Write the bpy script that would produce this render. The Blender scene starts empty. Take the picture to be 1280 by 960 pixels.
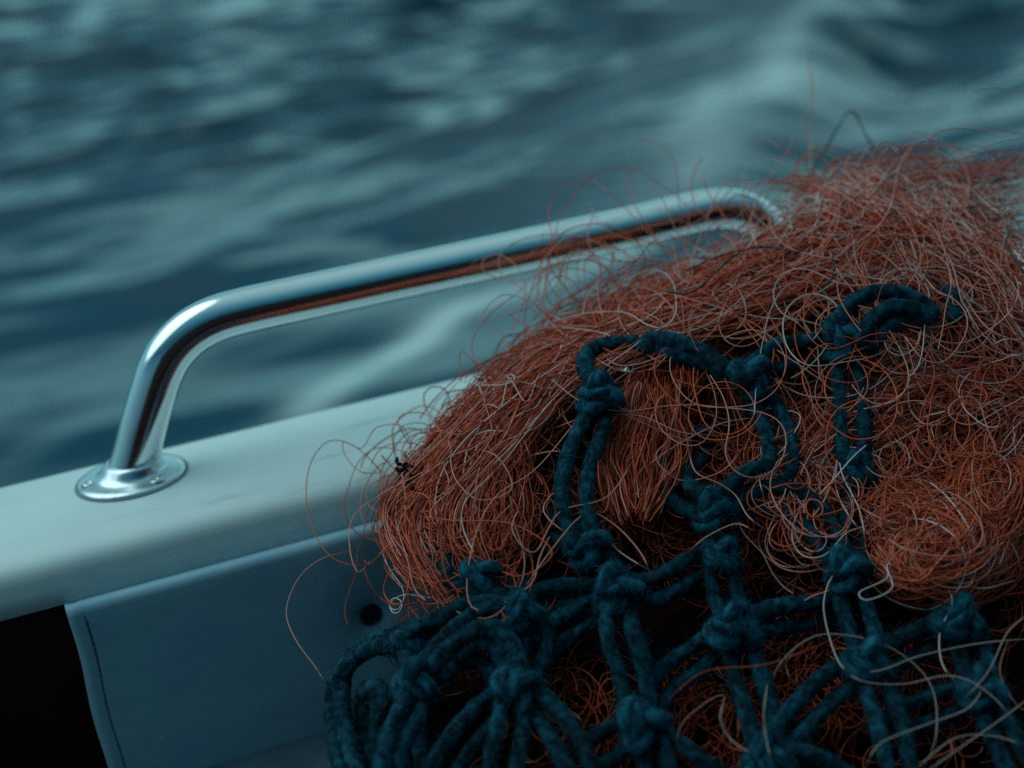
import bpy, math
import numpy as np
from mathutils import Matrix, Vector
sc = bpy.context.scene
COL = sc.collection
rng = np.random.RandomState(7)

# ------------------------------------------------------------------ camera
F = 1700.0
_y, _p, _r = math.radians(19), math.radians(20.5), math.radians(6.8)
_h = math.pi/2 - _y
CF = np.array([math.cos(_h)*math.cos(_p), math.sin(_h)*math.cos(_p), -math.sin(_p)])
_rt = np.array([math.sin(_h), -math.cos(_h), 0.0]); _up = np.cross(_rt, CF)
CR = _rt*math.cos(_r) - _up*math.sin(_r)
CU = _up*math.cos(_r) + _rt*math.sin(_r)
CP = np.array([-.0234, -.7325, .2903])
cam_d = bpy.data.cameras.new('camera'); cam = bpy.data.objects.new('camera', cam_d); COL.objects.link(cam)
M = Matrix(((CR[0], CU[0], -CF[0], CP[0]), (CR[1], CU[1], -CF[1], CP[1]), (CR[2], CU[2], -CF[2], CP[2]), (0, 0, 0, 1)))
cam.matrix_world = M
cam_d.sensor_width = 36; cam_d.lens = F/1280*36
cam_d.clip_start = .02; cam_d.clip_end = 6000
cam_d.dof.use_dof = True; cam_d.dof.focus_distance = .65; cam_d.dof.aperture_fstop = 4.2
cam_d.dof.aperture_blades = 0
sc.camera = cam

# ------------------------------------------------------------------ world and sun
SUN_EL, SUN_AZ = math.radians(52), math.radians(150)      # azimuth measured from +X towards +Y: over the sea
w = bpy.data.worlds.new('World'); sc.world = w; w.use_nodes = True
nt = w.node_tree; nt.nodes.clear()
def nd(t, typ, **k):
    n = t.nodes.new(typ)
    for a, b in k.items(): setattr(n, a, b)
    return n
out = nd(nt, 'ShaderNodeOutputWorld'); bg = nd(nt, 'ShaderNodeBackground')
sky = nd(nt, 'ShaderNodeTexSky'); sky.sky_type = 'NISHITA'; sky.sun_disc = False
sky.sun_elevation = SUN_EL; sky.sun_rotation = math.pi/2 - SUN_AZ
sky.air_density = 1.0; sky.dust_density = 3.0; sky.ozone_density = 2.0
hsv = nd(nt, 'ShaderNodeHueSaturation'); hsv.inputs['Saturation'].default_value = .9
mix = nd(nt, 'ShaderNodeMix', data_type='RGBA', blend_type='MIX'); mix.inputs[0].default_value = .88
tc = nd(nt, 'ShaderNodeTexCoord'); sx = nd(nt, 'ShaderNodeSeparateXYZ'); cr = nd(nt, 'ShaderNodeValToRGB')
cr.color_ramp.elements[0].position = 0.25; cr.color_ramp.elements[0].color = (.05, .25, .5, 1)
e_ = cr.color_ramp.elements.new(.7); e_.color = (.80, 2.4, 3.0, 1)
cr.color_ramp.elements[-1].position = 1.0; cr.color_ramp.elements[-1].color = (5.2, 6.2, 6.0, 1)
dt = nd(nt, 'ShaderNodeVectorMath', operation='DOT_PRODUCT')       # overcast glow: brighter towards the hidden sun
_g = Vector((.34, .44, .83)); dt.inputs[1].default_value = tuple(_g)
ma = nd(nt, 'ShaderNodeMath', operation='MULTIPLY_ADD'); ma.inputs[1].default_value = .5; ma.inputs[2].default_value = .5
nt.links.new(tc.outputs['Generated'], dt.inputs[0]); nt.links.new(dt.outputs['Value'], ma.inputs[0]); nt.links.new(ma.outputs[0], cr.inputs[0])
ev = nd(nt, 'ShaderNodeValToRGB'); ev.color_ramp.elements[0].position = 0; ev.color_ramp.elements[0].color = (1.75, 2.15, 2.05, 1)   # pale band low over the sea, darker cloud above
ev.color_ramp.elements[1].position = 1; ev.color_ramp.elements[-1].color = (.80, 1.0, 1.05, 1)
for p_, c_ in ((.28, (1.38, 1.72, 1.66, 1)), (.48, (.18, .52, .64, 1)), (.72, (.80, 1.0, 1.02, 1))):
    e_ = ev.color_ramp.elements.new(p_); e_.color = c_
em = nd(nt, 'ShaderNodeMix', data_type='RGBA', blend_type='MULTIPLY'); em.inputs[0].default_value = 1
nt.links.new(tc.outputs['Generated'], sx.inputs[0]); nt.links.new(sx.outputs['Z'], ev.inputs[0]); nt.links.new(ev.outputs[0], em.inputs[7])
tint = nd(nt, 'ShaderNodeMix', data_type='RGBA', blend_type='MULTIPLY'); tint.inputs[0].default_value = 1
tint.inputs[7].default_value = (.88, 1.04, 1.06, 1)
nt.links.new(sky.outputs[0], hsv.inputs['Color']); nt.links.new(hsv.outputs[0], mix.inputs[6]); nt.links.new(cr.outputs[0], mix.inputs[7])
nt.links.new(mix.outputs[2], em.inputs[6]); nt.links.new(em.outputs[2], tint.inputs[6]); nt.links.new(tint.outputs[2], bg.inputs[0]); nt.links.new(bg.outputs[0], out.inputs[0])
bg.inputs[1].default_value = .09
sd = bpy.data.lights.new('sun', 'SUN'); so = bpy.data.objects.new('sun', sd); COL.objects.link(so)
sd.energy = 1.1; sd.angle = math.radians(60); sd.color = (.74, 1, .98)
sdir = Vector((math.cos(SUN_EL)*math.cos(SUN_AZ), math.cos(SUN_EL)*math.sin(SUN_AZ), math.sin(SUN_EL)))
so.rotation_euler = sdir.to_track_quat('Z', 'Y').to_euler()
vs = sc.view_settings; vs.view_transform = 'Standard'; vs.look = 'None'; vs.gamma = 1; vs.exposure = -.02; vs.use_curve_mapping = False
sc.cycles.use_denoising = False
sc.cycles.max_bounces = 6; sc.cycles.diffuse_bounces = 3; sc.cycles.glossy_bounces = 4
sc.cycles.sample_clamp_indirect = 4

# ------------------------------------------------------------------ materials
def mat(name, col, rough=.5, metal=0, noise=None, bump=None, attr=None, spec=.5, coat=0):
    m = bpy.data.materials.new(name); m.use_nodes = True; t = m.node_tree; b = t.nodes['Principled BSDF']
    b.inputs['Base Color'].default_value = (*col, 1); b.inputs['Roughness'].default_value = rough
    b.inputs['Metallic'].default_value = metal; b.inputs['Specular IOR Level'].default_value = spec
    b.inputs['Coat Weight'].default_value = coat
    t_c = nd(t, 'ShaderNodeTexCoord'); src = None
    if noise:                                       # (scale, detail, colour2, lo, hi)
        n = nd(t, 'ShaderNodeTexNoise'); n.inputs['Scale'].default_value = noise[0]; n.inputs['Detail'].default_value = noise[1]
        t.links.new(t_c.outputs['Object'], n.inputs['Vector'])
        r = nd(t, 'ShaderNodeMapRange'); r.inputs[1].default_value = noise[3]; r.inputs[2].default_value = noise[4]
        x = nd(t, 'ShaderNodeMix', data_type='RGBA'); x.inputs[6].default_value = (*col, 1); x.inputs[7].default_value = (*noise[2], 1)
        t.links.new(n.outputs[0], r.inputs[0]); t.links.new(r.outputs[0], x.inputs[0]); t.links.new(x.outputs[2], b.inputs['Base Color']); src = x
    if attr:
        a = nd(t, 'ShaderNodeAttribute', attribute_name=attr); t.links.new(a.outputs['Color'], b.inputs['Base Color'])
    if bump:                                        # list of (scale, strength, distance)
        prev = None
        for s, st, di in bump:
            n = nd(t, 'ShaderNodeTexNoise'); n.inputs['Scale'].default_value = s; n.inputs['Detail'].default_value = 4
            t.links.new(t_c.outputs['Object'], n.inputs['Vector'])
            bp = nd(t, 'ShaderNodeBump'); bp.inputs['Strength'].default_value = st; bp.inputs['Distance'].default_value = di
            t.links.new(n.outputs[0], bp.inputs['Height'])
            if prev: t.links.new(prev.outputs[0], bp.inputs['Normal'])
            prev = bp
        t.links.new(prev.outputs[0], b.inputs['Normal'])
    return m
m_gel = mat('gelcoat', (.70, .77, .76), .38, noise=(9, 6, (.62, .69, .70), .45, .75), bump=[(350, .08, .001), (30, .1, .002)], spec=.4)
m_vinyl = mat('vinyl', (.31, .48, .57), .5, noise=(25, 8, (.28, .44, .56), .4, .7), bump=[(900, .25, .0006), (60, .15, .001), (13, .35, .006)], spec=.35)
m_lock = mat('locker_lid', (.07, .12, .16), .6, noise=(30, 5, (.045, .08, .11), .4, .7))
m_thread = mat('thread', (.03, .05, .08), .8)
m_steel = mat('polished_steel', (.78, .80, .82), .15, 1, bump=[(22, .05, .002), (220, .03, .0004)])
m_flange = mat('worn_steel', (.66, .70, .73), .27, 1, noise=(160, 6, (.42, .46, .5), .5, .8), bump=[(240, .15, .0006)])
m_maroon = mat('maroon_upholstery', (.05, .008, .008), .7, noise=(20, 3, (.03, .006, .006), .4, .6), spec=.1)
m_dark = mat('shade_wall_dark', (.03, .018, .018), .6, noise=(6, 4, (.018, .012, .012), .4, .6), spec=.2)
m_deck = mat('deck_paint', (.10, .10, .11), .7, noise=(40, 6, (.06, .065, .07), .4, .6))
m_seal = mat('grey_sealant', (.22, .25, .26), .7)
m_hole = mat('hole_shade_black', (.012, .012, .015), .6)
m_twig = mat('dark_twig', (.010, .010, .016), .5)
m_debris = mat('wet_debris', (.006, .005, .006), .9, spec=.05)
m_strand = mat('net_twine', (.7, .15, .05), .45, attr='tint', spec=.3)
m_core = mat('shaded_net_core', (.045, .012, .008), .95, noise=(120, 8, (.012, .008, .012), .4, .6), bump=[(300, 1, .004)], spec=.05)
m_rope = mat('braided_rope', (.01, .09, .15), .85, attr='tint', bump=[(1100, .8, .0008), (300, .2, .001)], spec=.1)

def grime(m, col, scale, lo, hi, stretch=(1, 1, 1)):
    t = m.node_tree; b = t.nodes['Principled BSDF']; src = b.inputs['Base Color'].links[0].from_socket
    c = nd(t, 'ShaderNodeTexCoord'); mp = nd(t, 'ShaderNodeMapping'); mp.inputs['Scale'].default_value = stretch
    n = nd(t, 'ShaderNodeTexNoise'); n.inputs['Scale'].default_value = scale; n.inputs['Detail'].default_value = 5; n.inputs['Roughness'].default_value = .6
    q = nd(t, 'ShaderNodeMapRange'); q.inputs[1].default_value = lo; q.inputs[2].default_value = hi
    x = nd(t, 'ShaderNodeMix', data_type='RGBA'); x.inputs[7].default_value = (*col, 1)
    t.links.new(c.outputs['Object'], mp.inputs[0]); t.links.new(mp.outputs[0], n.inputs['Vector']); t.links.new(n.outputs[0], q.inputs[0])
    t.links.new(q.outputs[0], x.inputs[0]); t.links.new(src, x.inputs[6]); t.links.new(x.outputs[2], b.inputs['Base Color'])
grime(m_gel, (.20, .24, .24), 95, .72, .78); grime(m_gel, (.46, .52, .52), 30, .58, .75, (.35, 2.2, 1)); grime(m_gel, (.30, .32, .32), 260, .74, .80)
grime(m_vinyl, (.14, .20, .25), 150, .73, .79); grime(m_vinyl, (.52, .66, .74), 60, .70, .80, (.6, 1, 2)); grime(m_vinyl, (.24, .38, .48), 9, .5, .8)
grime(m_flange, (.22, .22, .22), 300, .6, .8)

# ------------------------------------------------------------------ object helpers
def link(name, V, Fc, m, parent=None, smooth=True, tint=None):
    me = bpy.data.meshes.new(name)
    V = np.ascontiguousarray(V, dtype=np.float32)
    if isinstance(Fc, np.ndarray):
        nf, k = Fc.shape
        me.vertices.add(len(V)); me.vertices.foreach_set('co', V.ravel())
        me.loops.add(nf*k); me.loops.foreach_set('vertex_index', Fc.ravel().astype(np.int32))
        me.polygons.add(nf); me.polygons.foreach_set('loop_start', np.arange(0, nf*k, k, dtype=np.int32))
        me.update(calc_edges=True)
    else:
        me.from_pydata([tuple(v) for v in V], [], Fc); me.update()
    if smooth: me.polygons.foreach_set('use_smooth', np.ones(len(me.polygons), dtype=bool))
    if tint is not None:
        a = me.color_attributes.new('tint', 'FLOAT_COLOR', 'POINT')
        c = np.ones((len(V), 4), np.float32); c[:, :3] = tint; a.data.foreach_set('color', c.ravel())
    me.materials.append(m)
    o = bpy.data.objects.new(name, me); COL.objects.link(o)
    if parent: o.parent = parent
    return o
def thing(name, label, cat, group=None):
    o = bpy.data.objects.new(name, None); COL.objects.link(o); o.empty_display_size = .05
    o['label'] = label; o['category'] = cat
    if group: o['group'] = group
    return o
def extrude(prof, x0, x1, nx=2, close=True):
    prof = np.array(prof, float); n = len(prof); xs = np.linspace(x0, x1, nx)
    V = np.array([[x, p[0], p[1]] for x in xs for p in prof]); Fc = []
    for i in range(nx-1):
        for j in range(n if close else n-1):
            a, b = i*n+j, i*n+(j+1) % n
            Fc.append((a, b, b+n, a+n))
    if close: Fc.append(tuple(range(n))[::-1]); Fc.append(tuple((nx-1)*n+j for j in range(n)))
    return V, Fc
def box(c0, c1):
    (x0, y0, z0), (x1, y1, z1) = c0, c1
    V = [(x, y, z) for x in (x0, x1) for y in (y0, y1) for z in (z0, z1)]
    return np.array(V), [(0, 1, 3, 2), (4, 6, 7, 5), (0, 4, 5, 1), (2, 3, 7, 6), (0, 2, 6, 4), (1, 5, 7, 3)]
def lathe(prof, n=48, center=(0, 0, 0), axis=(0, 0, 1)):
    q = Vector((0, 0, 1)).rotation_difference(Vector(axis)).to_matrix(); q = np.array(q)
    V = []; k = len(prof)
    for i in range(n):
        a = 2*math.pi*i/n
        for r, z in prof: V.append((r*math.cos(a), r*math.sin(a), z))
    V = np.array(V) @ q.T + np.array(center)
    Fc = [(i*k+j, ((i+1) % n)*k+j, ((i+1) % n)*k+j+1, i*k+j+1) for i in range(n) for j in range(k-1)]
    Fc.append(tuple(i*k+k-1 for i in range(n))); Fc.append(tuple(i*k for i in range(n))[::-1])
    return V, Fc
def catmull(P, n):
    P = np.asarray(P, float); P = np.vstack([2*P[0]-P[1], P, 2*P[-1]-P[-2]])
    k = len(P)-3; t = np.linspace(0, k-1e-6, n); i = t.astype(int); f = (t-i)[:, None]
    a, b, c, d = P[i], P[i+1], P[i+2], P[i+3]
    return .5*(2*b+(c-a)*f+(2*a-5*b+4*c-d)*f**2+(3*b-3*c+d-a)*f**3)
def arclen(P, n):
    s = np.r_[0, np.cumsum(np.linalg.norm(np.diff(P, axis=0), axis=1))]
    t = np.linspace(0, s[-1], n)
    return np.stack([np.interp(t, s, P[:, k]) for k in range(P.shape[1])], 1), s[-1]
def frames(P):                                    # P (S,N,3) -> normals, binormals by parallel transport
    T = np.gradient(P, axis=1); T /= np.linalg.norm(T, axis=2, keepdims=True)+1e-12
    S, N, _ = P.shape; A = np.zeros_like(P)
    ref = rng.randn(S, 3); a = ref-(ref*T[:, 0]).sum(1, keepdims=True)*T[:, 0]; a /= np.linalg.norm(a, axis=1, keepdims=True)+1e-12
    A[:, 0] = a
    for i in range(1, N):
        a = a-(a*T[:, i]).sum(1, keepdims=True)*T[:, i]; a /= np.linalg.norm(a, axis=1, keepdims=True)+1e-12; A[:, i] = a
    return A, np.cross(T, A)
def tubes(P, rad, sides=4):                       # many equal-length strands -> verts, quads
    S, N, _ = P.shape; A, Bn = frames(P)
    rad = np.broadcast_to(np.asarray(rad, float).reshape(-1, 1) if np.ndim(rad) <= 1 else rad, (S, N))
    ph = np.arange(sides)*2*math.pi/sides
    V = P[:, :, None]+rad[:, :, None, None]*(A[:, :, None]*np.cos(ph)[None, None, :, None]+Bn[:, :, None]*np.sin(ph)[None, None, :, None])
    s = np.arange(S)[:, None, None]*N*sides; i = np.arange(N-1)[None, :, None]*sides; j = np.arange(sides)[None, None]
    j2 = (j+1) % sides
    Q = np.stack([s+i+j, s+i+j2, s+i+sides+j2, s+i+sides+j], -1).reshape(-1, 4)
    return V.reshape(-1, 3), Q
def merge(parts):
    V = []; Q = []; T = []; n = 0
    for v, q, t in parts:
        V.append(v); Q.append(q+n); T.append(np.broadcast_to(t, (len(v), 3))); n += len(v)
    return np.vstack(V), np.vstack(Q), np.vstack(T)

# authoring helpers: where a picture position meets a real surface of the place
def ray(px, py):
    px = np.asarray(px, float)[..., None]; py = np.asarray(py, float)[..., None]
    return CF+CR*(px-640)/F-CU*(py-480)/F
def on_sea(px, py, z):
    d = ray(px, py); t = (z-CP[2])/d[..., 2:3]; return CP+d*t

# ------------------------------------------------------------------ water
SEA = -.75
def build_water():
    th = np.radians(np.concatenate([np.linspace(15, 125, 620), np.linspace(126, 374, 90)]))
    r = np.concatenate([np.geomspace(.9, 40, 560), np.geomspace(45, 4000, 30)])
    R, T = np.meshgrid(r, th, indexing='ij'); X = R*np.cos(T); Y = -.7+R*np.sin(T)
    g = np.random.RandomState(21); Z = np.zeros_like(X); DX = np.zeros_like(X); DY = np.zeros_like(X)
    for k in range(120):
        lam = math.exp(g.uniform(math.log(.18), math.log(1.8)))
        a = math.radians(g.normal(97, 24))
        amp = .0074*lam**.95*g.uniform(.5, 1.3)
        kx, ky = 2*math.pi/lam*math.cos(a), 2*math.pi/lam*math.sin(a)
        ph = kx*X+ky*Y+g.uniform(0, 6.28)
        fade = np.clip((lam*14-R*.35)/(lam*6), 0, 1) if lam < 2 else np.exp(-R/60)
        Z += amp*fade*np.sin(ph); DX += amp*.9*fade*np.cos(ph)*math.cos(a); DY += amp*.9*fade*np.cos(ph)*math.sin(a)
    calm = .28+.72*np.clip((R-3.2)/4.5, 0, 1); Z *= calm; DX *= calm; DY *= calm        # flatter water in the lee of the hull
    # wake: a ridge of pushed-up water running away from the hull
    wk = on_sea(np.array([300, 560, 760, 890, 1000, 1060, 1100, 1120]), np.array([520, 420, 330, 225, 100, 0, -60, -90]), SEA)[:, :2]
    wk = catmull(wk, 80)
    P = np.stack([X, Y], -1).reshape(-1, 2); best = np.full(len(P), 1e9); sgn = np.zeros(len(P)); along = np.zeros(len(P))
    for i in range(79):
        a, b = wk[i], wk[i+1]; ab = b-a; t = np.clip(((P-a)@ab)/(ab@ab), 0, 1); q = a+t[:, None]*ab; d = np.linalg.norm(P-q, axis=1)
        m_ = d < best; best[m_] = d[m_]; along[m_] = i/79
        cr_ = ab[0]*(P[:, 1]-a[1])-ab[1]*(P[:, 0]-a[0]); sgn[m_] = np.sign(cr_[m_])
    d = (best*sgn).reshape(X.shape); al = along.reshape(X.shape); grow = np.clip((al-.30)/.14, 0, 1)
    farf = np.exp(-(R/15)**4)
    Z += .17*grow*np.exp(-np.where(d > 0, d/.75, d/.26)**2)*farf
    Z -= .06*grow*np.exp(-((d+.6)/.35)**2)*farf
    V = np.stack([X+DX, Y+DY, SEA+Z], -1).reshape(-1, 3)
    nr, nth = X.shape; i = np.arange(nr-1)[:, None]*nth; j = np.arange(nth)[None]; j2 = (j+1) % nth
    Q = np.stack([i+j, i+nth+j, i+nth+j2, i+j2], -1).reshape(-1, 4)
    # foam pigment (aerated water beside the wake and one streak close to the hull)
    st = catmull(on_sea(np.array([385, 450, 520, 560, 620, 720, 820]), np.array([520, 462, 420, 392, 372, 345, 300]), SEA)[:, :2], 60)
    bd = np.min(np.linalg.norm(P[:, None]-st[None, ::2], axis=2), axis=1) if False else np.full(len(P), 9.)
    near = np.where((P[:, 0] > -2) & (P[:, 0] < 5) & (P[:, 1] > 0) & (P[:, 1] < 6))[0]
    bd[near] = np.min(np.linalg.norm(P[near][:, None]-st[None, ::2], axis=2), axis=1)
    foam = .95*np.exp(-(bd/.06)**2)
    dd = d.ravel(); foam += .5*np.exp(-(dd/.16)**2)*grow.ravel()*farf.ravel(); foam += .16*np.exp(-(np.where(dd > 0, dd/1.3, dd/.08))**2)*grow.ravel()*farf.ravel()
    foam = np.clip(foam, 0, 1)
    m = bpy.data.materials.new('sea_water'); m.use_nodes = True; t = m.node_tree; b = t.nodes['Principled BSDF']
    b.inputs['Roughness'].default_value = .07; b.inputs['IOR'].default_value = 1.33; b.inputs['Specular IOR Level'].default_value = .5
    at = nd(t, 'ShaderNodeAttribute', attribute_name='tint'); sp = nd(t, 'ShaderNodeSeparateColor'); t.links.new(at.outputs['Color'], sp.inputs[0])
    tcc = nd(t, 'ShaderNodeTexCoord'); n = nd(t, 'ShaderNodeTexNoise'); n.inputs['Scale'].default_value = 5; n.inputs['Detail'].default_value = 6
    t.links.new(tcc.outputs['Object'], n.inputs['Vector'])
    mr = nd(t, 'ShaderNodeMapRange'); mr.inputs[1].default_value = .3; mr.inputs[2].default_value = .65; mr.inputs[3].default_value = .6; t.links.new(n.outputs[0], mr.inputs[0])
    mu = nd(t, 'ShaderNodeMath', operation='MULTIPLY'); t.links.new(sp.outputs[0], mu.inputs[0]); t.links.new(mr.outputs[0], mu.inputs[1])
    mx = nd(t, 'ShaderNodeMix', data_type='RGBA'); mx.inputs[6].default_value = (.0, .044, .080, 1); mx.inputs[7].default_value = (.66, .74, .74, 1)
    t.links.new(mu.outputs[0], mx.inputs[0]); t.links.new(mx.outputs[2], b.inputs['Base Color'])
    n2 = nd(t, 'ShaderNodeTexNoise'); n2.inputs['Scale'].default_value = 9; n2.inputs['Detail'].default_value = 3
    mp = nd(t, 'ShaderNodeMapping'); mp.inputs['Scale'].default_value = (.6, 1.5, 1); mp.inputs['Rotation'].default_value = (0, 0, .2)
    t.links.new(tcc.outputs['Object'], mp.inputs[0]); t.links.new(mp.outputs[0], n2.inputs['Vector'])
    bp = nd(t, 'ShaderNodeBump'); bp.inputs['Strength'].default_value = .2; bp.inputs['Distance'].default_value = .03
    t.links.new(n2.outputs[0], bp.inputs['Height']); t.links.new(bp.outputs[0], b.inputs['Normal'])
    o = link('water', V, Q, m, tint=np.stack([foam]*3, 1)); o['kind'] = 'structure'
build_water()

# ------------------------------------------------------------------ boat
boat = thing('fishing_boat', 'white gelcoat boat side with tubular steel grab rail on its gunwale', 'boat')
gun = [(.044, -.05), (.043, -.014), (.0405, -.006), (.036, -.0015), (.030, 0), (-.044, 0), (-.052, -.0004), (-.060, -.0014), (-.0662, -.0032), (-.0707, -.0058), (-.0733, -.0090), (-.0744, -.0128), (-.0750, -.0190), (-.0758, -.0280), (-.0745, -.0284), (-.069, -.020), (-.060, -.012), (-.05, -.010), (.02, -.010), (.032, -.02), (.034, -.05)]
V, Fc = extrude(gun, -1.6, 2.4, 2); o = link('gunwale', V, Fc, m_gel, boat, smooth=False)
o.data.polygons.foreach_set('use_smooth', np.array([len(p.vertices) == 4 for p in o.data.polygons])); 
V, Fc = extrude([(.041, -.051), (.075, -.25), (.06, -.6), (.0, -.95), (-.03, -.95), (.03, -.6), (.045, -.25), (.031, -.051)], -1.6, 2.4); link('hull_side', V, Fc, m_gel, boat, smooth=False)
V, Fc = box((-1.6, -.0740, -.5), (-.0475, -.0690, -.0250)); link('pocket_lining', V, Fc, m_maroon, boat, smooth=False)
V, Fc = box((-1.6, -2.3, -.56), (2.4, .02, -.52)); link('deck', V, Fc, m_deck, boat, smooth=False)
V, Fc = box((-1.6, -2.1, -.52), (2.4, -1.95, .95)); link('added_shade_wall', V, Fc, m_dark, boat, smooth=False)  # unseen wall added behind the camera to block light and darken reflections
V, Fc = box((-1.5, -1.95, -.52), (2.2, -1.45, -.1)); link('bench', V, Fc, m_maroon, boat, smooth=False)
V, Fc = box((-.044, -.56, -.52), (1.3, -.0780, -.1365)); link('locker', V, Fc, m_lock, boat, smooth=False)

# vinyl liner panel with rolled top edge, dimple and stitched left hem
HX, HZ = .1030, -.0775
def panel():
    xs = np.concatenate([np.linspace(-.0475, .02, 60), np.linspace(.021, .2, 130), np.linspace(.22, 1.25, 20)])
    prof = [(-.0748, -.0285), (-.0770, -.0275), (-.0800, -.0262)]+[(-.0845+.0045*math.cos(a), -.0300+.0050*math.sin(a)) for a in np.radians([60, 90, 115, 140, 165, 180])]
    prof += [(-.0892+.0009*math.sin((z+.03)*22), z) for z in np.linspace(-.034, -.140, 70)]
    prof = np.array(prof); V = []
    for x in xs:
        for (y, z) in prof:
            d = math.hypot(x-HX, z-HZ); y2 = y+.0045*math.exp(-(d/.009)**2)+.0025*math.exp(-(d/.02)**2)
            e = x+.0475
            y2 += .0018*math.exp(-((e-.0078)/.0007)**2)*(z < -.031)      # seam groove
            y2 += .0012*math.exp(-(e/.0012)**2)
            y2 -= .0008*math.exp(-((e-.004)/.0026)**2)                   # padded hem
            V.append((x+.0006*math.sin(z*90), y2, z))
    k = len(prof); Fc = np.array([(i*k+j, i*k+j+1, (i+1)*k+j+1, (i+1)*k+j) for i in range(len(xs)-1) for j in range(k-1)])
    V = np.array(V)
    # closed left edge and back
    n0 = len(V); back = np.array([(V[j][0], -.0750, V[j][2]-.0005) for j in range(k)]); V = np.vstack([V, back])
    Fc = np.vstack([Fc, [(j, n0+j, n0+j+1, j+1) for j in range(k-1)]])
    return V, Fc
V, Fc = panel(); pn = link('side_panel', V, Fc, m_vinyl, boat)
pts = []
z = -.0345
while z > -.139:
    L = .0026; x = -.0475+.0079
    pts.append([(x+.0006*math.sin(zz*90), -.0888, zz) for zz in (z, z-L*.5, z-L)]); z -= .0038
v, q = tubes(np.array(pts), .00032, 5); link('stitching', v, q, m_thread, pn)
V, Fc = lathe([(.0062, 0), (.0062, .0012), (.0052, .0019), (.0036, .0014), (.0001, .0008)], 32, (HX, -.0845, HZ), (0, -1, 0)); link('hole_shade_disc', V, Fc, m_hole, pn)  # black disc paints the shade inside the panel's small hole

# hand rail
rail_c = np.array([(-.004, 0, -.004), (.0045, 0, .012), (.0125, 0, .029), (.0205, 0, .0445), (.0275, 0, .0570), (.036, 0, .0672), (.0475, 0, .0750), (.062, 0, .0795), (.080, 0, .0808), (.11, 0, .0810),
                   (.20, 0, .0812), (.30, 0, .0815), (.352, 0, .0825), (.374, 0, .0820), (.389, 0, .0785), (.402, 0, .0715), (.412, 0, .0610), (.420, 0, .0485), (.429, 0, .032), (.438, 0, .014), (.446, 0, -.004)])
P, _ = arclen(catmull(rail_c, 400), 260); v, q = tubes(P[None], .0127, 40); rail = link('hand_rail', v, q, m_steel, boat)
def flange(x, s):
    prof = [(.0297, .0004), (.0297, .0013), (.0286, .0023), (.025, .0029), (.0205, .0034), (.0186, .0042), (.0174, .0062), (.0165, .0088), (.0158, .0102), (.0146, .0106), (.0128, .0098)]
    V, Fc = lathe(prof, 72, (0, 0, 0)); V = np.array(V); V[:, 0] += s*np.clip(V[:, 2]-.0040, 0, 1)*.55+x
    f = link('base_flange', V, Fc[:-1], m_flange, rail)
    V2, F2 = lathe([(.0299, .0002), (.0312, .0002), (.0308, .0010), (.0299, .0013)], 72, (x, 0, 0)); link('sealant_bead', V2, F2[:-2], m_seal, rail)
    for a in (185, 300, 62):
        a = math.radians(a); c = (x+.0232*math.cos(a), .0232*math.sin(a), .0026)
        V, Fc = lathe([(.0036, -.001), (.0036, .0006), (.0030, .0013), (.0016, .0011), (.0012, .0002)], 24, c); link('screw', V, Fc, m_flange, rail)
        V, Fc = lathe([(.0042, -.002), (.0042, .0003), (.0037, .0001)], 24, c); link('screw_recess', V, Fc, m_hole, rail)
flange(0, 1); flange(.442, -1)

# ------------------------------------------------------------------ net heap surface
OUT = np.array([(405, 930), (420, 835), (500, 760), (483, 690), (484, 610), (530, 550), (600, 478), (700, 412), (850, 345), (1000, 262), (1100, 228), (1300, 262), (1430, 330), (1520, 480), (1540, 1150), (395, 1150)], float)
def outline_dist(px, py):
    p = np.stack([np.ravel(px), np.ravel(py)], 1); best = np.full(len(p), 1e9); ins = np.zeros(len(p), bool); n = len(OUT)
    for i in range(n):
        a, b = OUT[i], OUT[(i+1) % n]; ab = b-a; t = np.clip(((p-a)@ab)/(ab@ab), 0, 1)
        best = np.minimum(best, np.linalg.norm(p-(a+t[:, None]*ab), axis=1))
        c = ((a[1] > p[:, 1]) != (b[1] > p[:, 1])) & (p[:, 0] < (b[0]-a[0])*(p[:, 1]-a[1])/(b[1]-a[1]+1e-9)+a[0]); ins ^= c
    return (best*np.where(ins, 1, -1)).reshape(np.shape(px))
def depth(px, py):
    d = np.interp(py, [0, 200, 300, 400, 500, 650, 800, 960, 1150], [.81, .765, .735, .71, .685, .645, .605, .57, .56])
    o = outline_dist(px, py)
    return d+.045*np.exp(-np.clip(o, -20, 400)/45)
def W(px, py, h):
    px = np.asarray(px, float); py = np.asarray(py, float)
    return CP+ray(px, py)*(depth(px, py)-h)[..., None]

net = thing('orange_fishing_net', 'heap of tangled orange monofilament netting piled over the boat side', 'fishing net')
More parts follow.
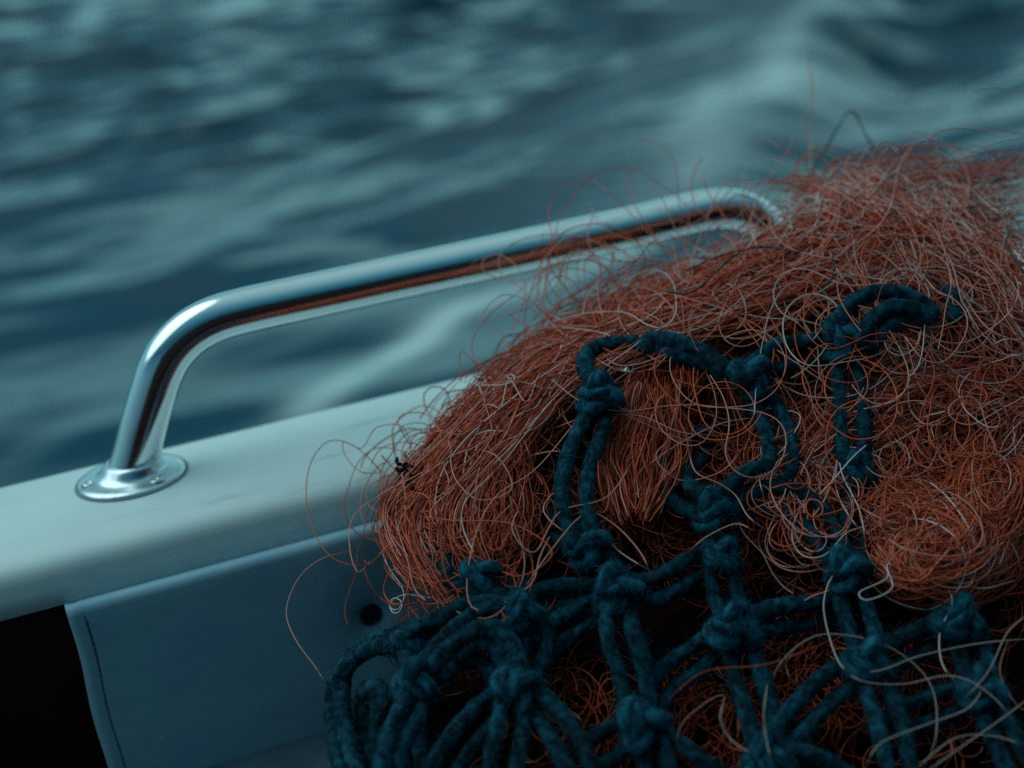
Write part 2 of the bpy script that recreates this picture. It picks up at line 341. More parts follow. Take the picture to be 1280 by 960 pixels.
# packed inner mass: closed body, its dark colour standing in for shade between strands
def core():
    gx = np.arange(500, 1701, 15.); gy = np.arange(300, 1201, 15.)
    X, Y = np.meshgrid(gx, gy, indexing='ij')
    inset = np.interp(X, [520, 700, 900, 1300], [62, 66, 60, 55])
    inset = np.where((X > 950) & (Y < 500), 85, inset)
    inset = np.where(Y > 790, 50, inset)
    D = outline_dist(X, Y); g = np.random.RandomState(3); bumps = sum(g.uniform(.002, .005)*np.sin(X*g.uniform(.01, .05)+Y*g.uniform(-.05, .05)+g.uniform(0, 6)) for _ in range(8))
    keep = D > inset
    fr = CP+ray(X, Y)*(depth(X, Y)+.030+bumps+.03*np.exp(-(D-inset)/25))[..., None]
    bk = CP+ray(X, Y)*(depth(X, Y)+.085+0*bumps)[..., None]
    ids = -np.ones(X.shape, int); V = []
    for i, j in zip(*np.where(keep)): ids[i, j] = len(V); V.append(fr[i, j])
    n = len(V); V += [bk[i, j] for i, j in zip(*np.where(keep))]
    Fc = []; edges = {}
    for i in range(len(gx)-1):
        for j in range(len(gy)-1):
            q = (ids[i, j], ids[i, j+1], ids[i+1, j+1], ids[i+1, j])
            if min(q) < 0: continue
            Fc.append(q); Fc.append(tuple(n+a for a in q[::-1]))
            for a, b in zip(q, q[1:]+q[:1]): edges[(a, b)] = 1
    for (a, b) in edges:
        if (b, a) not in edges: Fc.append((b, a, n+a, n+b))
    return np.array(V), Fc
V, Fc = core(); link('shaded_net_core', V, Fc, m_core, net)

ORANGE = np.array([.68, .105, .042]); RUST = np.array([.36, .042, .016]); PINK = np.array([.70, .27, .22]); PALE = np.array([.72, .50, .47])  # RUST dominates deep layers, putting the shade of the gaps into their colour
def tints(S, N, sides, wts, g):
    base = np.stack([ORANGE, RUST, PINK, PALE]); k = g.choice(4, S, p=wts); c = base[k]*g.uniform(.8, 1.12, (S, 1))
    return np.repeat(c, N*sides, axis=0)
def wobble(S, N, g, amp, waves=4, fmax=3.):
    t = np.linspace(0, 1, N)[None]; o = np.zeros((S, N))
    for k in range(waves):
        f = g.uniform(.3, fmax, (S, 1)); o += g.normal(0, 1, (S, 1))*np.sin(2*math.pi*(f*t+g.uniform(0, 1, (S, 1))))/(1+f)
    return amp*o
def family(guides, S, g, N=56, amp=14, clump=0, hmax=.02, trim=.35, fmax=3., h0=0., fringe=0.):
    G = np.stack([arclen(catmull(x, 200), 160)[0] for x in guides]); k = len(G)
    u = g.uniform(0, k-1-1e-6, S)
    if clump: c = g.uniform(0, k-1-1e-6, clump); u = np.clip(c[g.randint(0, clump, S)]+g.normal(0, .035, S), 0, k-1-1e-6)
    i = u.astype(int); f = (u-i)[:, None, None]; A = G[i]*(1-f)+G[i+1]*f
    t0 = g.uniform(0, trim, S); t1 = 1-g.uniform(0, trim, S)
    tt = (t0[:, None]+(t1-t0)[:, None]*np.linspace(0, 1, N)[None])*(A.shape[1]-1); a = np.clip(tt.astype(int), 0, A.shape[1]-2); ff = (tt-a)[..., None]
    r = np.arange(S)[:, None]; Q = A[r, a]*(1-ff)+A[r, a+1]*ff
    Q = Q+np.stack([wobble(S, N, g, amp, fmax=fmax), wobble(S, N, g, amp, fmax=fmax)], -1)
    h = h0+g.uniform(0, hmax, (S, 1))+wobble(S, N, g, .006, fmax=fmax)
    return W(Q[..., 0], Q[..., 1], h)
def curls(S, g, region, N=70, L=(150, 420), kap=.03, hmax=.02, h0=0., pull=.02, flow=None, aspect=1.):
    cx, cy, rx, ry = region; rr = np.sqrt(g.uniform(0, 1, S)); aa = g.uniform(0, 6.28, S)
    x = cx+rx*rr*np.cos(aa); y = cy+ry*rr*np.sin(aa); th = g.uniform(0, 6.28, S) if flow is None else g.normal(flow, .7, S)
    ks = np.where(g.uniform(size=S) < .5, -1, 1)*kap*g.uniform(.1, 1.15, S); kk = ks.copy(); Ls = g.uniform(L[0], L[1], S); ds = Ls/N
    X = np.zeros((S, N)); Y = np.zeros((S, N))
    for i in range(N):
        X[:, i] = x; Y[:, i] = y; x = x+np.cos(th)*ds; y = y+np.sin(th)*ds*aspect
        dx, dy = cx-x, cy-y; far = np.clip(np.hypot(dx/rx, dy/ry)-.9, 0, 1)
        want = np.arctan2(dy, dx); turn = (want-th+math.pi) % (2*math.pi)-math.pi
        kk += g.normal(0, kap*.36, S)*np.sqrt(ds/4)+(ks-kk)*.06
        th = th+kk*ds+turn*pull*far*ds
    h = h0+g.uniform(0, hmax, (S, 1))+wobble(S, N, g, .006)
    return W(X, Y, h)
def strands(name, groups, g, rad=.00031, sides=4, stuff=False, parent=net, wts=(.5, .25, .17, .08)):
    parts = []
    for item in groups:
        P = item[0]; w_ = item[1] if len(item) > 1 else wts; rr = item[2] if len(item) > 2 else rad
        S, N, _ = P.shape; v, q = tubes(P, g.uniform(.8, 1.2, S)*rr, sides); parts.append((v, q, tints(S, N, sides, w_, g)))
    v, q, t = merge(parts); o = link(name, v, q, m_strand, parent, tint=t)
    if stuff: o['kind'] = 'stuff'
    return o
g = np.random.RandomState(11)
# A: the long drape that runs from the upper right over the top and hangs down at the left
gA = [[(1290, 205), (1150, 232), (1010, 278), (880, 342), (760, 398), (660, 448), (580, 515), (515, 580), (482, 640), (492, 690), (530, 745)],
      [(1290, 225), (1150, 250), (1010, 298), (890, 358), (770, 412), (675, 462), (600, 528), (545, 595), (505, 650), (515, 700), (560, 760)],
      [(1290, 250), (1150, 275), (1020, 325), (900, 378), (785, 425), (690, 478), (620, 545), (560, 610), (545, 665), (560, 710), (590, 750)],
      [(1280, 290), (1150, 310), (1030, 350), (910, 398), (800, 436), (715, 484), (655, 555), (610, 610), (600, 660), (610, 700), (625, 720)]]
dense = (.45, .49, .055, .005); mixed = (.40, .2, .32, .08); pale = (.14, .04, .45, .37)
strands('net_drape', [
    (family(gA, 600, g, amp=11, clump=26, hmax=.02), dense), (family(gA, 260, g, amp=26, hmax=.028, trim=.6, fmax=4.5), mixed),
    (curls(42, g, (730, 385, 120, 35), L=(140, 380), kap=.018, flow=-.4, hmax=.03), mixed), (curls(14, g, (900, 310, 90, 35), L=(140, 360), kap=.02, flow=-.3, hmax=.03), mixed),
    (family([[(1000, 300), (860, 350), (740, 395), (640, 450), (560, 520), (520, 600)], [(960, 400), (860, 400), (760, 430), (680, 480), (640, 560), (620, 640)]], 260, g, amp=26, hmax=.02), dense),
    (curls(80, g, (585, 600, 60, 90), L=(150, 420), kap=.022, flow=1.6), dense),
    (curls(70, g, (565, 640, 60, 90), L=(120, 320), kap=.045), (.6, .3, .08, .02))], g, stuff=True)
# B: top right mound of netting
gB = [[(860, 350), (960, 292), (1060, 262), (1160, 258), (1300, 290)], [(900, 380), (1000, 312), (1090, 285), (1180, 290), (1300, 340)],
      [(930, 400), (1010, 335), (1100, 300), (1190, 310), (1300, 380)], [(960, 420), (1040, 380), (1130, 350), (1210, 370), (1300, 440)]]
gB2 = [[(960, 235), (1060, 262), (1150, 300), (1230, 360), (1300, 440)], [(1000, 215), (1100, 235), (1190, 280), (1260, 330), (1320, 400)], [(1040, 300), (1120, 340), (1190, 385), (1260, 440), (1320, 500)]]
strands('net_mound', [
    (family(gB, 430, g, amp=22, clump=50, hmax=.02, trim=.5), (.45, .3, .18, .07)),
    (family(gB2, 430, g, amp=20, hmax=.035, trim=.5), (.3, .12, .40, .18)),
    (family([[(930, 300), (1020, 235), (1110, 205), (1200, 205), (1310, 190)], [(960, 310), (1050, 250), (1140, 235), (1220, 250), (1310, 235)], [(980, 300), (1080, 260), (1160, 262), (1230, 300), (1310, 330)]], 190, g, amp=24, hmax=.03, trim=.55), (.2, .1, .42, .28)),
    (curls(90, g, (1140, 330, 170, 85), L=(220, 520), kap=.010, hmax=.035), (.36, .2, .32, .12)),
    (family([[(900, 430), (1000, 360), (1080, 330), (1180, 350)], [(880, 470), (1000, 410), (1090, 370), (1200, 400)]], 130, g, amp=20, hmax=.006, h0=-.014), (.2, .8, 0, 0)),
    (curls(70, g, (1230, 460, 110, 90), L=(150, 420), kap=.016, hmax=.02), (.4, .2, .3, .1))], g, stuff=True)
# C: sweeping bundle and curly tangle on the right
gC = [[(985, 640), (990, 570), (1040, 515), (1110, 480), (1200, 462), (1320, 475)], [(1000, 650), (1010, 590), (1060, 535), (1130, 500), (1210, 480), (1320, 500)],
      [(1020, 660), (1035, 610), (1090, 560), (1160, 530), (1230, 515), (1320, 530)]]
strands('curly_tangle', [
    (family(gC, 260, g, amp=14, clump=22, hmax=.02, trim=.45), (.42, .2, .30, .08)),
    (curls(95, g, (1020, 600, 60, 75), L=(140, 420), kap=.032, pull=.05), (.42, .3, .22, .06)),
    (curls(170, g, (1180, 550, 140, 55), L=(180, 460), kap=.024, pull=.04), (.45, .42, .10, .03)),
    (curls(50, g, (1250, 520, 60, 60), L=(140, 300), kap=.04, pull=.04, hmax=.03), (.42, .2, .28, .1)),
    (curls(20, g, (930, 470, 180, 70), L=(260, 620), kap=.012, h0=.026, hmax=.012), mixed), (curls(11, g, (1120, 400, 90, 40), L=(260, 560), kap=.014, h0=.034, hmax=.01), mixed), 
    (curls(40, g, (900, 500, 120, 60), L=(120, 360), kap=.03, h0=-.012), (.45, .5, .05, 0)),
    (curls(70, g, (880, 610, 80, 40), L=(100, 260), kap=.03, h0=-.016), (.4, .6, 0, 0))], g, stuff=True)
# D: wound ball of twine
def ball(S, cx, cy, rx, ry, g, N=64):
    a0 = g.uniform(0, 6.28, (S, 1)); turns = g.uniform(.4, 1.5, (S, 1))*np.where(g.uniform(size=(S, 1)) < .5, -1, 1)
    t = a0+turns*2*math.pi*np.linspace(0, 1, N)[None]; rad = g.uniform(.25, .85, (S, 1)); ox = g.normal(0, .24, (S, 1)); oy = g.normal(0, .24, (S, 1))
    tilt = g.uniform(0, 3.14, (S, 1)); e = g.uniform(.35, 1, (S, 1)); u = rad*np.cos(t); v = rad*e*np.sin(t)
    x = ox+u*np.cos(tilt)-v*np.sin(tilt); y = oy+u*np.sin(tilt)+v*np.cos(tilt)
    x += wobble(S, N, g, .08); y += wobble(S, N, g, .08)
    rr = np.hypot(x, y); s = np.where(rr > 1, 1/np.maximum(rr, 1e-6)**.8, 1); x *= s; y *= s; rr = np.minimum(rr, 1)
    h = .034*np.sqrt(np.clip(1-rr**2, 0, 1))-g.uniform(0, .014, (S, 1))+wobble(S, N, g, .002)
    return W(cx+rx*x, cy+ry*y, h)
strands('twine_ball', [(ball(400, 1180, 675, 108, 88, g), (.62, .22, .12, .04)), (ball(70, 1130, 640, 70, 60, g), (.6, .2, .15, .05)), (ball(70, 1240, 620, 70, 80, g), (.5, .3, .15, .05))], g, stuff=True)
# E: hanging hanks under the drape
def hank(guides, S, wts, name='hank', amp=9, h0=.002):
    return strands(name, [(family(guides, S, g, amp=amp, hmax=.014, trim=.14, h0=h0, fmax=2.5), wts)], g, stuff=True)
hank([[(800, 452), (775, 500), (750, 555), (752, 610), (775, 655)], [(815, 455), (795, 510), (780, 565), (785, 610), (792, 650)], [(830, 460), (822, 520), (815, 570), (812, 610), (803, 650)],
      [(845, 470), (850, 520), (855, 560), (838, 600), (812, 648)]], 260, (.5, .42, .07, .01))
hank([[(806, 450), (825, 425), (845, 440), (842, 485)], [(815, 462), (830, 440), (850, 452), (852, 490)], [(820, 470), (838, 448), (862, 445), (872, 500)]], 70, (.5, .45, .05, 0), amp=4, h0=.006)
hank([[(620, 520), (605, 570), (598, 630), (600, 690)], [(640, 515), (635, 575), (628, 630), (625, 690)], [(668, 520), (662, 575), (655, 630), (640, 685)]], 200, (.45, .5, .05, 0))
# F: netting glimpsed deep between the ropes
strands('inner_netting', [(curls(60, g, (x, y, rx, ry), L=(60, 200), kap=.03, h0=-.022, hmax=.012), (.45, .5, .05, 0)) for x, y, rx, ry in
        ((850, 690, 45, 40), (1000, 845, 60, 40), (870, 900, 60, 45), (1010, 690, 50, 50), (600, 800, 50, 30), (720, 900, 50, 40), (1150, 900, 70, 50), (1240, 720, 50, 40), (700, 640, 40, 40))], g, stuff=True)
strands('outer_netting', [(curls(420, g, (1435, 470, 95, 170), L=(220, 520), kap=.014, hmax=.02, pull=.04), mixed), (curls(480, g, (1450, 850, 85, 280), L=(160, 360), kap=.018, pull=.04), (.5, .35, .12, .03)),
                          (curls(300, g, (700, 1085, 300, 50), L=(200, 480), kap=.018, pull=.06), (.5, .4, .08, .02)), (curls(300, g, (1150, 1085, 300, 50), L=(200, 480), kap=.018, pull=.06), (.5, .4, .08, .02))], g, stuff=True)
# G: single strands one can follow by eye
def single(pts, h=.02, r=.00033, c=PINK, n=90, h1=None, name='loose_strand'):
    P = catmull(np.array(pts, float), n); tt_ = np.linspace(0, 1, n); dive = np.clip(np.minimum(tt_, 1-tt_)/.14, 0, 1) if r < .0005 else 1
    hh = -.012+(h+.012)*dive**.6+.002*np.sin(np.linspace(0, 9, n)+pts[0][0])
    Wd = W(P[:, 0], P[:, 1], hh)
    v, q = tubes(Wd[None], r, 6); return link(name, v, q, m_strand, net, tint=np.array(c)*g.uniform(.9, 1.1))
SG = [
 ([(560, 575), (510, 600), (470, 622), (440, 650), (438, 690), (448, 715), (462, 702)], PINK),
 ([(485, 605), (470, 582), (440, 556), (410, 552), (388, 580), (383, 625), (395, 670), (420, 700), (458, 706), (480, 690)], ORANGE),
 ([(480, 590), (452, 590), (432, 570), (430, 552), (452, 560), (470, 535), (500, 532), (515, 555)], PINK),
 ([(515, 560), (498, 530), (505, 518), (530, 517), (548, 535), (560, 560)], ORANGE),
 ([(440, 688), (400, 700), (372, 725), (358, 765), (370, 800), (395, 835), (412, 862)], PINK),
 ([(455, 700), (462, 705), (480, 690), (500, 680)], ORANGE),
 ([(590, 590), (565, 570), (570, 600), (600, 625), (640, 610), (620, 570), (580, 560)], PINK),
 ([(760, 420), (748, 372), (748, 330), (735, 300), (742, 262)], PINK), ([(700, 430), (680, 380), (684, 340), (690, 300), (686, 262), (705, 232), (740, 225)], ORANGE),
 ([(742, 225), (770, 248), (800, 280), (835, 315), (870, 350)], ORANGE), ([(640, 470), (628, 420), (600, 400), (625, 370), (660, 375), (690, 400)], PINK),
 ([(600, 470), (590, 430), (610, 395), (640, 370)], ORANGE), ([(840, 330), (815, 290), (790, 250), (786, 220), (800, 210)], ORANGE),
 ([(930, 300), (905, 270), (885, 240), (875, 215)], ORANGE),
 ([(1020, 240), (1012, 200), (1013, 160), (1016, 120), (1008, 70), (998, 40)], PINK), ([(1020, 235), (1013, 180), (1005, 150), (1015, 110), (1014, 80)], PINK),
 ([(1013, 180), (1025, 190), (1050, 200), (1070, 215), (1080, 235)], PINK),
 ([(945, 262), (955, 232), (975, 205), (990, 175), (960, 172), (945, 180)], PINK), ([(960, 175), (985, 190), (1005, 200), (1010, 225), (1003, 250)], ORANGE),
 ([(1060, 262), (1055, 225), (1060, 200), (1080, 197), (1100, 215), (1110, 240)], PALE), ([(1030, 250), (1028, 225), (1045, 212), (1080, 213), (1110, 222), (1126, 212), (1130, 225), (1150, 250), (1165, 275)], PALE),
 ([(1125, 222), (1122, 240), (1140, 255), (1160, 290), (1180, 320)], PALE), ([(1100, 228), (1102, 245), (1115, 258), (1120, 280)], PALE),
 ([(1090, 200), (1095, 185), (1130, 182), (1180, 183), (1230, 190), (1290, 185)], ORANGE), ([(1150, 200), (1165, 170), (1195, 160), (1240, 163), (1290, 170)], ORANGE),
 ([(1010, 225), (1100, 215), (1200, 202), (1290, 190)], ORANGE), ([(1040, 232), (1120, 228), (1210, 212), (1290, 205)], ORANGE), ([(1080, 240), (1160, 235), (1230, 218), (1290, 213)], RUST),
 ([(680, 540), (740, 520), (800, 520), (850, 540), (905, 545)], PINK), ([(600, 500), (690, 500), (770, 515), (840, 545), (890, 555)], PINK),
 ([(650, 470), (760, 440), (860, 440), (920, 455), (990, 480), (1040, 470)], PINK), ([(700, 470), (705, 520), (735, 560), (745, 610)], ORANGE),
 ([(660, 620), (640, 660), (668, 690), (700, 640), (760, 620), (800, 560)], PINK), ([(640, 760), (680, 700), (727, 645), (760, 650), (800, 690), (822, 740)], PINK),
 ([(728, 668), (745, 660), (775, 690), (815, 715)], PALE), ([(860, 560), (870, 590), (900, 605), (920, 620), (935, 645), (960, 665)], PINK),
 ([(860, 690), (885, 670), (920, 655), (945, 665)], PINK),
 ([(640, 575), (700, 565), (705, 600), (680, 640), (740, 690)], PINK), ([(700, 580), (720, 620), (755, 640), (760, 600), (745, 560)], ORANGE),
 ([(500, 640), (560, 650), (640, 655), (690, 690), (650, 720), (600, 700)], ORANGE),
 ([(1130, 590), (1095, 570), (1060, 560), (1045, 590), (1048, 620), (1065, 650), (1090, 680)], PALE), ([(1045, 480), (1048, 540), (1052, 590), (1075, 640), (1085, 700)], PALE),
 ([(1180, 650), (1170, 700), (1190, 750), (1175, 790), (1178, 830), (1200, 860)], PALE), ([(1090, 690), (1110, 720), (1075, 740), (1085, 750), (1115, 735), (1110, 705), (1150, 720)], PALE),
 ([(1080, 700), (1045, 715), (1030, 750), (1035, 790), (1050, 830), (1070, 845)], PALE), ([(1060, 840), (1100, 838), (1150, 820), (1220, 805), (1290, 798)], PALE),
 ([(1050, 835), (1080, 852), (1130, 855), (1190, 845), (1240, 870), (1290, 930)], PALE), ([(960, 880), (975, 830), (1020, 795), (1080, 798), (1130, 820), (1165, 860), (1170, 920), (1150, 970)], PALE),
 ([(960, 850), (955, 900), (965, 960)], PALE), ([(1130, 975), (1190, 925), (1240, 920), (1290, 935)], PALE), ([(1150, 970), (1200, 935), (1250, 900), (1290, 870)], PALE),
 ([(1200, 880), (1235, 840), (1260, 790), (1290, 765)], PALE), ([(1260, 800), (1250, 840), (1270, 880), (1290, 890)], PINK), ([(1080, 965), (1100, 930), (1160, 905), (1210, 885), (1235, 850)], PALE),
 ([(845, 960), (850, 910), (880, 880), (905, 870), (900, 900), (925, 925)], PINK), ([(905, 872), (902, 905), (920, 930), (950, 945)], PALE), ([(830, 880), (880, 840), (960, 830), (1040, 800)], ORANGE),
 ([(990, 585), (975, 620), (985, 660), (1020, 670), (1035, 690)], PINK), ([(1000, 560), (970, 580), (965, 620), (1000, 665), (1045, 672)], PINK),
 ([(960, 470), (1010, 495), (1080, 490), (1150, 440), (1200, 445), (1290, 450)], PALE), ([(1050, 445), (1100, 442), (1180, 470), (1290, 500)], PINK),
 ([(1000, 350), (1015, 390), (1060, 410), (1150, 412), (1220, 430)], PINK), ([(1080, 385), (1100, 395), (1130, 388), (1150, 370), (1190, 365), (1240, 385)], PINK),
 ([(1040, 320), (1060, 340), (1110, 350), (1160, 345), (1210, 370), (1290, 420)], PALE), ([(1015, 290), (1020, 330), (1070, 345), (1130, 345)], PALE),
 ([(960, 400), (990, 440), (1010, 480), (1020, 520), (1045, 550)], PINK), ([(990, 380), (1020, 430), (1030, 480), (1090, 500)], PINK),
 ([(900, 350), (925, 365), (932, 395), (915, 420)], PALE), ([(840, 300), (850, 345), (860, 375), (880, 360), (890, 385)], PINK),
 ([(800, 370), (830, 400), (850, 430)], PINK), ([(745, 350), (790, 385), (850, 420), (880, 440)], ORANGE),
 ([(930, 560), (900, 590), (850, 600), (820, 570), (850, 540)], PINK), ([(800, 590), (840, 560), (900, 530), (960, 520)], PINK),
 ([(960, 510), (1000, 520), (980, 560), (950, 590), (960, 640)], PALE)]
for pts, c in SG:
    low = pts[0][1] > 780  # lower strands are tinted darker, the dimmer light there put into the colour
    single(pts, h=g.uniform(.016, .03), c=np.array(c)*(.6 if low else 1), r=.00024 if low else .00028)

# ------------------------------------------------------------------ knotted rope net
rope_net = thing('blue_rope_net', 'dark teal knotted rope net with frayed doubled cords lying under the orange netting', 'rope net')
gr = np.random.RandomState(5); RR = .0039
RB = np.array([.005, .037, .058])
def rope_mesh(P, r, gr, fuzz=7, closed=False):
    L = np.linalg.norm(np.diff(P, axis=0), axis=1).sum(); n = max(int(L/.0011), 12); P, _ = arclen(P, n)
    sides = 16; A, Bn = frames(P[None]); A, Bn = A[0], Bn[0]; s = np.linspace(0, L, n)[:, None]; ph = np.arange(sides)[None]*2*math.pi/sides
    br = .10*np.abs(np.sin(1.5*ph+s*260))+.05*np.abs(np.sin(3*ph-s*620))+.03*np.sin(ph+s*180)
    rn = gr.normal(0, 1, (n, sides)); rn = rn+np.roll(rn, 1, 0)+np.roll(rn, 1, 1); rad = r*(.86+br+.028*rn)*(1+.06*np.sin(s*130+gr.uniform(0, 6)))
    if not closed: rad *= np.clip(np.minimum(s, L-s)/.003+.35, 0, 1)**.5
    V = P[:, None]+rad[..., None]*(A[:, None]*np.cos(ph)[..., None]+Bn[:, None]*np.sin(ph)[..., None])
    i = np.arange(n-1)[:, None]*sides; j = np.arange(sides)[None]; j2 = (j+1) % sides
    Q = np.stack([i+j, i+j2, i+sides+j2, i+sides+j], -1).reshape(-1, 4)
    fn = gr.normal(0, 1, (n, sides)); fn = fn+np.roll(fn, 1, 0)+np.roll(fn, 1, 1)+.8*np.roll(fn, 2, 0); fleck = np.clip(.9+.32*fn.reshape(-1, 1), .25, 2.4)*(1+.25*np.sin(np.repeat(s, sides, 0)*75+gr.uniform(0, 6)))
    parts = [(V.reshape(-1, 3), Q, RB*fleck)]
    k = int(L*1000*fuzz)
    a = gr.randint(0, n, k); b = gr.uniform(0, 6.28, k); nrm = A[a]*np.cos(b)[:, None]+Bn[a]*np.sin(b)[:, None]
    base = P[a]+nrm*r*.95; dr = nrm+gr.normal(0, .8, (k, 3)); dr /= np.linalg.norm(dr, axis=1, keepdims=True)
    ln = gr.exponential(.0013, k).clip(.0004, .007)[:, None]; mid = base+dr*ln*.5; end = mid+(dr+gr.normal(0, .6, (k, 3)))*ln*.45
    v, q = tubes(np.stack([base, mid, end], 1), np.tile([[.00011, .00009, .00004]], (k, 1)), 3)
    parts.append((v, q, RB*np.repeat(gr.uniform(1.0, 2.2, (k, 1)), 9, 0)*np.array([1.3, 1.05, 1.0])))
    return parts
def cordobj(parts, name):
    v, q, t = merge(parts); return link(name, v, q, m_rope, rope_net, tint=t)
def cord(pts, pair=True, h=.008, h1=None, r=RR, gap=1.0):
    n = 60; P2 = catmull(np.array(pts, float), n); h1 = h if h1 is None else h1
    hh = np.linspace(h, h1, n)+.004*np.sin(np.linspace(0, math.pi, n))*gr.uniform(.3, 1.6)
    Wd = W(P2[:, 0], P2[:, 1], hh)
    T = np.gradient(Wd, axis=0); T /= np.linalg.norm(T, axis=1, keepdims=True); sd_ = np.cross(T, CF[None]); sd_ /= np.linalg.norm(sd_, axis=1, keepdims=True)
    if not pair: cordobj(rope_mesh(Wd, r, gr), 'cord'); return
    bow = .0008+.0016*np.sin(np.linspace(0, math.pi, n))[:, None]*gr.uniform(.2, 1)
    for s in (-1, 1):
        off = sd_*s*(r*.92*gap+bow)+CF*gr.uniform(-.0015, .0015)
        cordobj(rope_mesh(Wd+off, r*gr.uniform(.88, 1.04), gr), 'cord')
def knot(px, py, size=1.0, h=.016):
    c = W(px, py, h); t = np.linspace(0, 2*math.pi, 160); a = gr.uniform(0, 6.28); parts = []
    s = .0032*size
    x = s*(np.sin(t)+1.7*np.sin(2*t)); y = s*(np.cos(t)-1.7*np.cos(2*t)); zz = -s*1.5*np.sin(3*t)
    X = x*math.cos(a)-y*math.sin(a); Y = x*math.sin(a)+y*math.cos(a)
    P = c+CR*X[:, None]+CU*Y[:, None]-CF*zz[:, None]
    parts += rope_mesh(P, RR*.92*size**.5, gr, fuzz=16, closed=True)
    b = gr.uniform(0, 3.14); t = np.linspace(-.3, 2*math.pi-.2, 90); e = .0062*size     # one wrap across the knot
    P = c+(CR*math.cos(b)+CU*math.sin(b))*(e*np.cos(t))[:, None]-CF*(e*.95*np.sin(t))[:, None]+(CU*math.cos(b)-CR*math.sin(b))*(.0025*np.sin(t*.5))[:, None]
    parts += rope_mesh(P, RR*.85, gr, fuzz=18)
    v, q, tt = merge(parts); link('knot', v, q, m_rope, rope_net, tint=tt*np.array([1.5, 1.65, 1.65]))  # knots tinted lighter: frayed fibre, with highlights put into the colour
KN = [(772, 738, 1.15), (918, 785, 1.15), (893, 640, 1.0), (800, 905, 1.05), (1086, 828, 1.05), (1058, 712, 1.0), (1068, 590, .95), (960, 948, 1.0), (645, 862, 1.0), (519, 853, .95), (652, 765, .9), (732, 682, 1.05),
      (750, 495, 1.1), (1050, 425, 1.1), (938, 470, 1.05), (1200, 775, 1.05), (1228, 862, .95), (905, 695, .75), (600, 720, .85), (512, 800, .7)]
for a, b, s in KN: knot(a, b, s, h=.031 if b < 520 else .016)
CD = [[(772, 738), (820, 735), (862, 712), (895, 695)], [(905, 660), (898, 690), (905, 730), (918, 785)], [(918, 785), (970, 772), (1030, 765), (1085, 760)], [(918, 785), (875, 820), (835, 850), (800, 900)],
      [(918, 785), (930, 830), (945, 880), (960, 945)], [(772, 738), (775, 790), (790, 840), (800, 900)], [(772, 738), (730, 770), (685, 800), (645, 855)], [(1086, 828), (1050, 850), (1010, 885), (960, 945)],
      [(1086, 828), (1100, 870), (1115, 920), (1130, 990)], [(1058, 712), (1065, 750), (1078, 790), (1086, 828)], [(893, 640), (862, 622), (832, 608), (800, 615)],
      [(1058, 712), (1038, 680), (1018, 650), (985, 625), (940, 625), (893, 640)], [(1086, 828), (1130, 812), (1165, 795), (1200, 775)], [(1200, 775), (1215, 810), (1222, 840), (1228, 862)], [(1228, 862), (1245, 900), (1270, 950), (1300, 1000)],
      [(645, 862), (605, 815), (560, 820), (519, 850)], [(652, 765), (670, 790), (665, 820), (648, 855)], [(645, 862), (640, 900), (630, 950), (625, 1000)],
      [(645, 862), (600, 900), (565, 945), (540, 990)], [(732, 682), (750, 705), (765, 725), (772, 738)], [(732, 682), (700, 665), (670, 650), (640, 640)],
      [(652, 765), (620, 740), (585, 715), (560, 690)], [(800, 905), (815, 940), (830, 985)], [(750, 495), (740, 535), (722, 580), (718, 630), (732, 682)],
      [(938, 470), (975, 445), (1010, 440), (1050, 425)], [(938, 470), (958, 510), (974, 550), (972, 588), (935, 605), (893, 640)], [(950, 505), (925, 538), (880, 556), (846, 580), (850, 615), (893, 640)],
      [(1200, 775), (1180, 740), (1170, 715), (1165, 690)], [(1068, 590), (1075, 625), (1070, 665), (1058, 712)], [(1050, 425), (1062, 480), (1066, 540), (1068, 590)], [(1160, 540), (1130, 556), (1095, 572), (1068, 590)], [(560, 690), (600, 700), (640, 735), (660, 760)], [(512, 800), (550, 790), (590, 770), (640, 762)], [(800, 905), (850, 950), (900, 985)], [(1228, 862), (1180, 880), (1130, 900), (1090, 930)], [(645, 862), (690, 900), (720, 950), (740, 1000)], [(800, 905), (770, 925), (735, 950), (700, 990)],
      [(960, 948), (1010, 960), (1060, 985)], [(652, 765), (600, 780), (560, 815), (530, 850)], [(655, 760), (700, 745), (745, 745), (772, 738)]]
KP = np.array([k_[:2] for k_ in KN], float)
for k, c in enumerate(CD):                            # an end that meets no knot sinks into the pile
    top = min(p[1] for p in c) < 520 and max(p[1] for p in c) < 700; hb = .001+.004*(k % 3)+(.020 if top and max(p[1] for p in c) < 510 else .011 if top else 0)
    fr = [np.min(np.hypot(*(KP-np.array(e_)).T)) > 26 and e_[1] < 970 for e_ in (c[0], c[-1])]
    cord(c, h=-.022 if fr[0] else hb, h1=-.022 if fr[1] else hb)
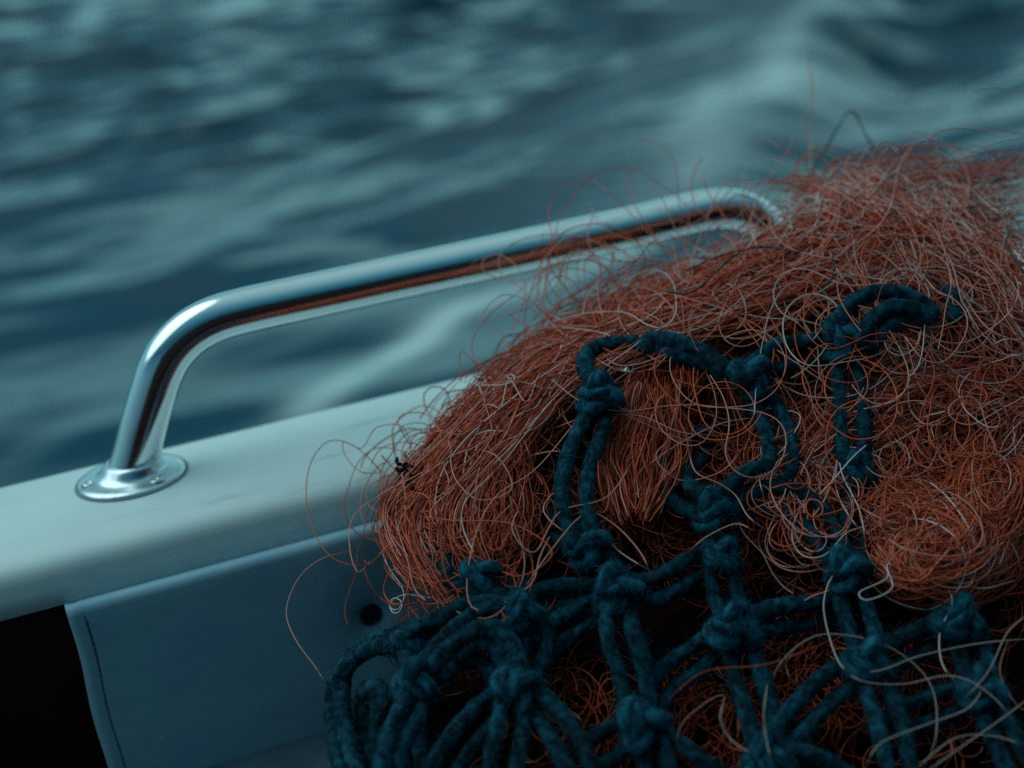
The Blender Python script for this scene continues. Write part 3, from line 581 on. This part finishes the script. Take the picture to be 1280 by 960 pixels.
for c, hh in (([(745, 485), (730, 455), (745, 435), (775, 428), (800, 430)], .028), ([(800, 440), (815, 425), (845, 427), (880, 440), (905, 460), (930, 470)], .028), ([(790, 432), (840, 440), (880, 455), (915, 475)], .024),
              ([(1040, 420), (1055, 390), (1085, 368), (1120, 366), (1150, 378), (1172, 398)], .034), ([(1070, 430), (1090, 400), (1115, 385), (1145, 388), (1165, 402)], .037), ([(1085, 440), (1105, 412), (1130, 402), (1158, 406)], .032),
              ([(1175, 365), (1188, 368), (1194, 385), (1188, 405)], .028),
              ([(519, 853), (505, 815), (475, 808), (440, 825), (420, 860), (416, 905), (425, 950), (440, 1000)], .010), ([(515, 840), (490, 800), (460, 805), (430, 835), (428, 880), (436, 930), (455, 990)], .004),
              ([(519, 855), (500, 890), (485, 920), (478, 960), (480, 1000)], .014), ([(530, 860), (520, 900), (500, 940), (505, 1000)], .006), ([(470, 815), (490, 795), (520, 785), (545, 795)], .004),
              ([(455, 865), (470, 860), (478, 880), (470, 905)], .000), ([(537, 840), (560, 812), (601, 785), (635, 800), (652, 840)], .016), ([(550, 850), (575, 820), (601, 803), (625, 815), (640, 845)], .010),
              ([(556, 694), (570, 730), (610, 745), (650, 745)], .010), ([(560, 720), (590, 740), (630, 760), (655, 770)], .006)):
    cord(c, pair=False, h=hh, r=RR*1.12)
for k in range(9):                                   # coils added deeper inside the left end, dark filler for its shaded hollow
    x0 = 455+gr.uniform(0, 100); cord([(x0, 850+gr.uniform(0, 30)), (x0+gr.uniform(-12, 12), 900), (x0+gr.uniform(-18, 18), 950), (x0+gr.uniform(-20, 20), 1010)], pair=False, h=-.012-gr.uniform(0, .012), r=RR*1.15)

# ------------------------------------------------------------------ twigs, weed
def twig(pts, label, h, r=.0005):
    P = catmull(np.array(pts, float), 60); Wd = W(P[:, 0], P[:, 1], np.full(60, h)); Wd = Wd+gr.normal(0, .00015, Wd.shape)
    v, q = tubes(Wd[None], r*(1+.25*np.sin(np.linspace(0, 25, 60)))[None], 7); o = link('twig', v, q, m_twig)
    o['label'] = label; o['category'] = 'twig'; o['group'] = 'dark twigs caught in the netting'; return o
twig([(832, 364), (862, 366), (885, 350), (915, 322), (950, 308), (1000, 315)], 'thin black twig arching over the netting just below the right end of the rail', .046, .0006)
twig([(858, 338), (880, 328), (905, 318), (925, 312)], 'short black twig beside the longer arching one below the rail', .04, .0005)
twig([(1262, 286), (1258, 305), (1266, 320), (1276, 335), (1290, 350)], 'small hooked black twig at the right edge against the white gunwale', .045, .0006)
twig([(1040, 322), (1043, 335), (1038, 350), (1030, 358)], 'tiny curved black twig in the rust orange mound above the rope loops', .045, .0005)
twig([(1005, 235), (1030, 190), (1062, 140), (1082, 168), (1100, 198)], 'bent blurred dark twig sticking up above the top of the heap against the water', -.05, .0006)
def debris():
    parts = []; g2 = np.random.RandomState(9)
    for k in range(45):
        x0, y0 = g2.normal(512, 8), g2.normal(590, 9); a = g2.uniform(0, 6.28); L = g2.uniform(3, 10)
        P = catmull(np.array([(x0, y0), (x0+L*.5*math.cos(a), y0+L*.5*math.sin(a)), (x0+L*math.cos(a+.7), y0+L*math.sin(a+.7))]), 8)
        Wd = W(P[:, 0], P[:, 1], np.full(8, g2.uniform(.006, .028)))
        v, q = tubes(Wd[None], g2.uniform(.0003, .0011)*(1+.5*g2.normal(0, .5, (1, 8))).clip(.3, 2), 5); parts.append((v, q, np.zeros(3)))
    v, q, t = merge(parts); o = link('seaweed_scrap', v, q, m_debris)
    o['label'] = 'crumbly black scrap of weed stuck on the left end of the orange netting'; o['category'] = 'seaweed'
debris()
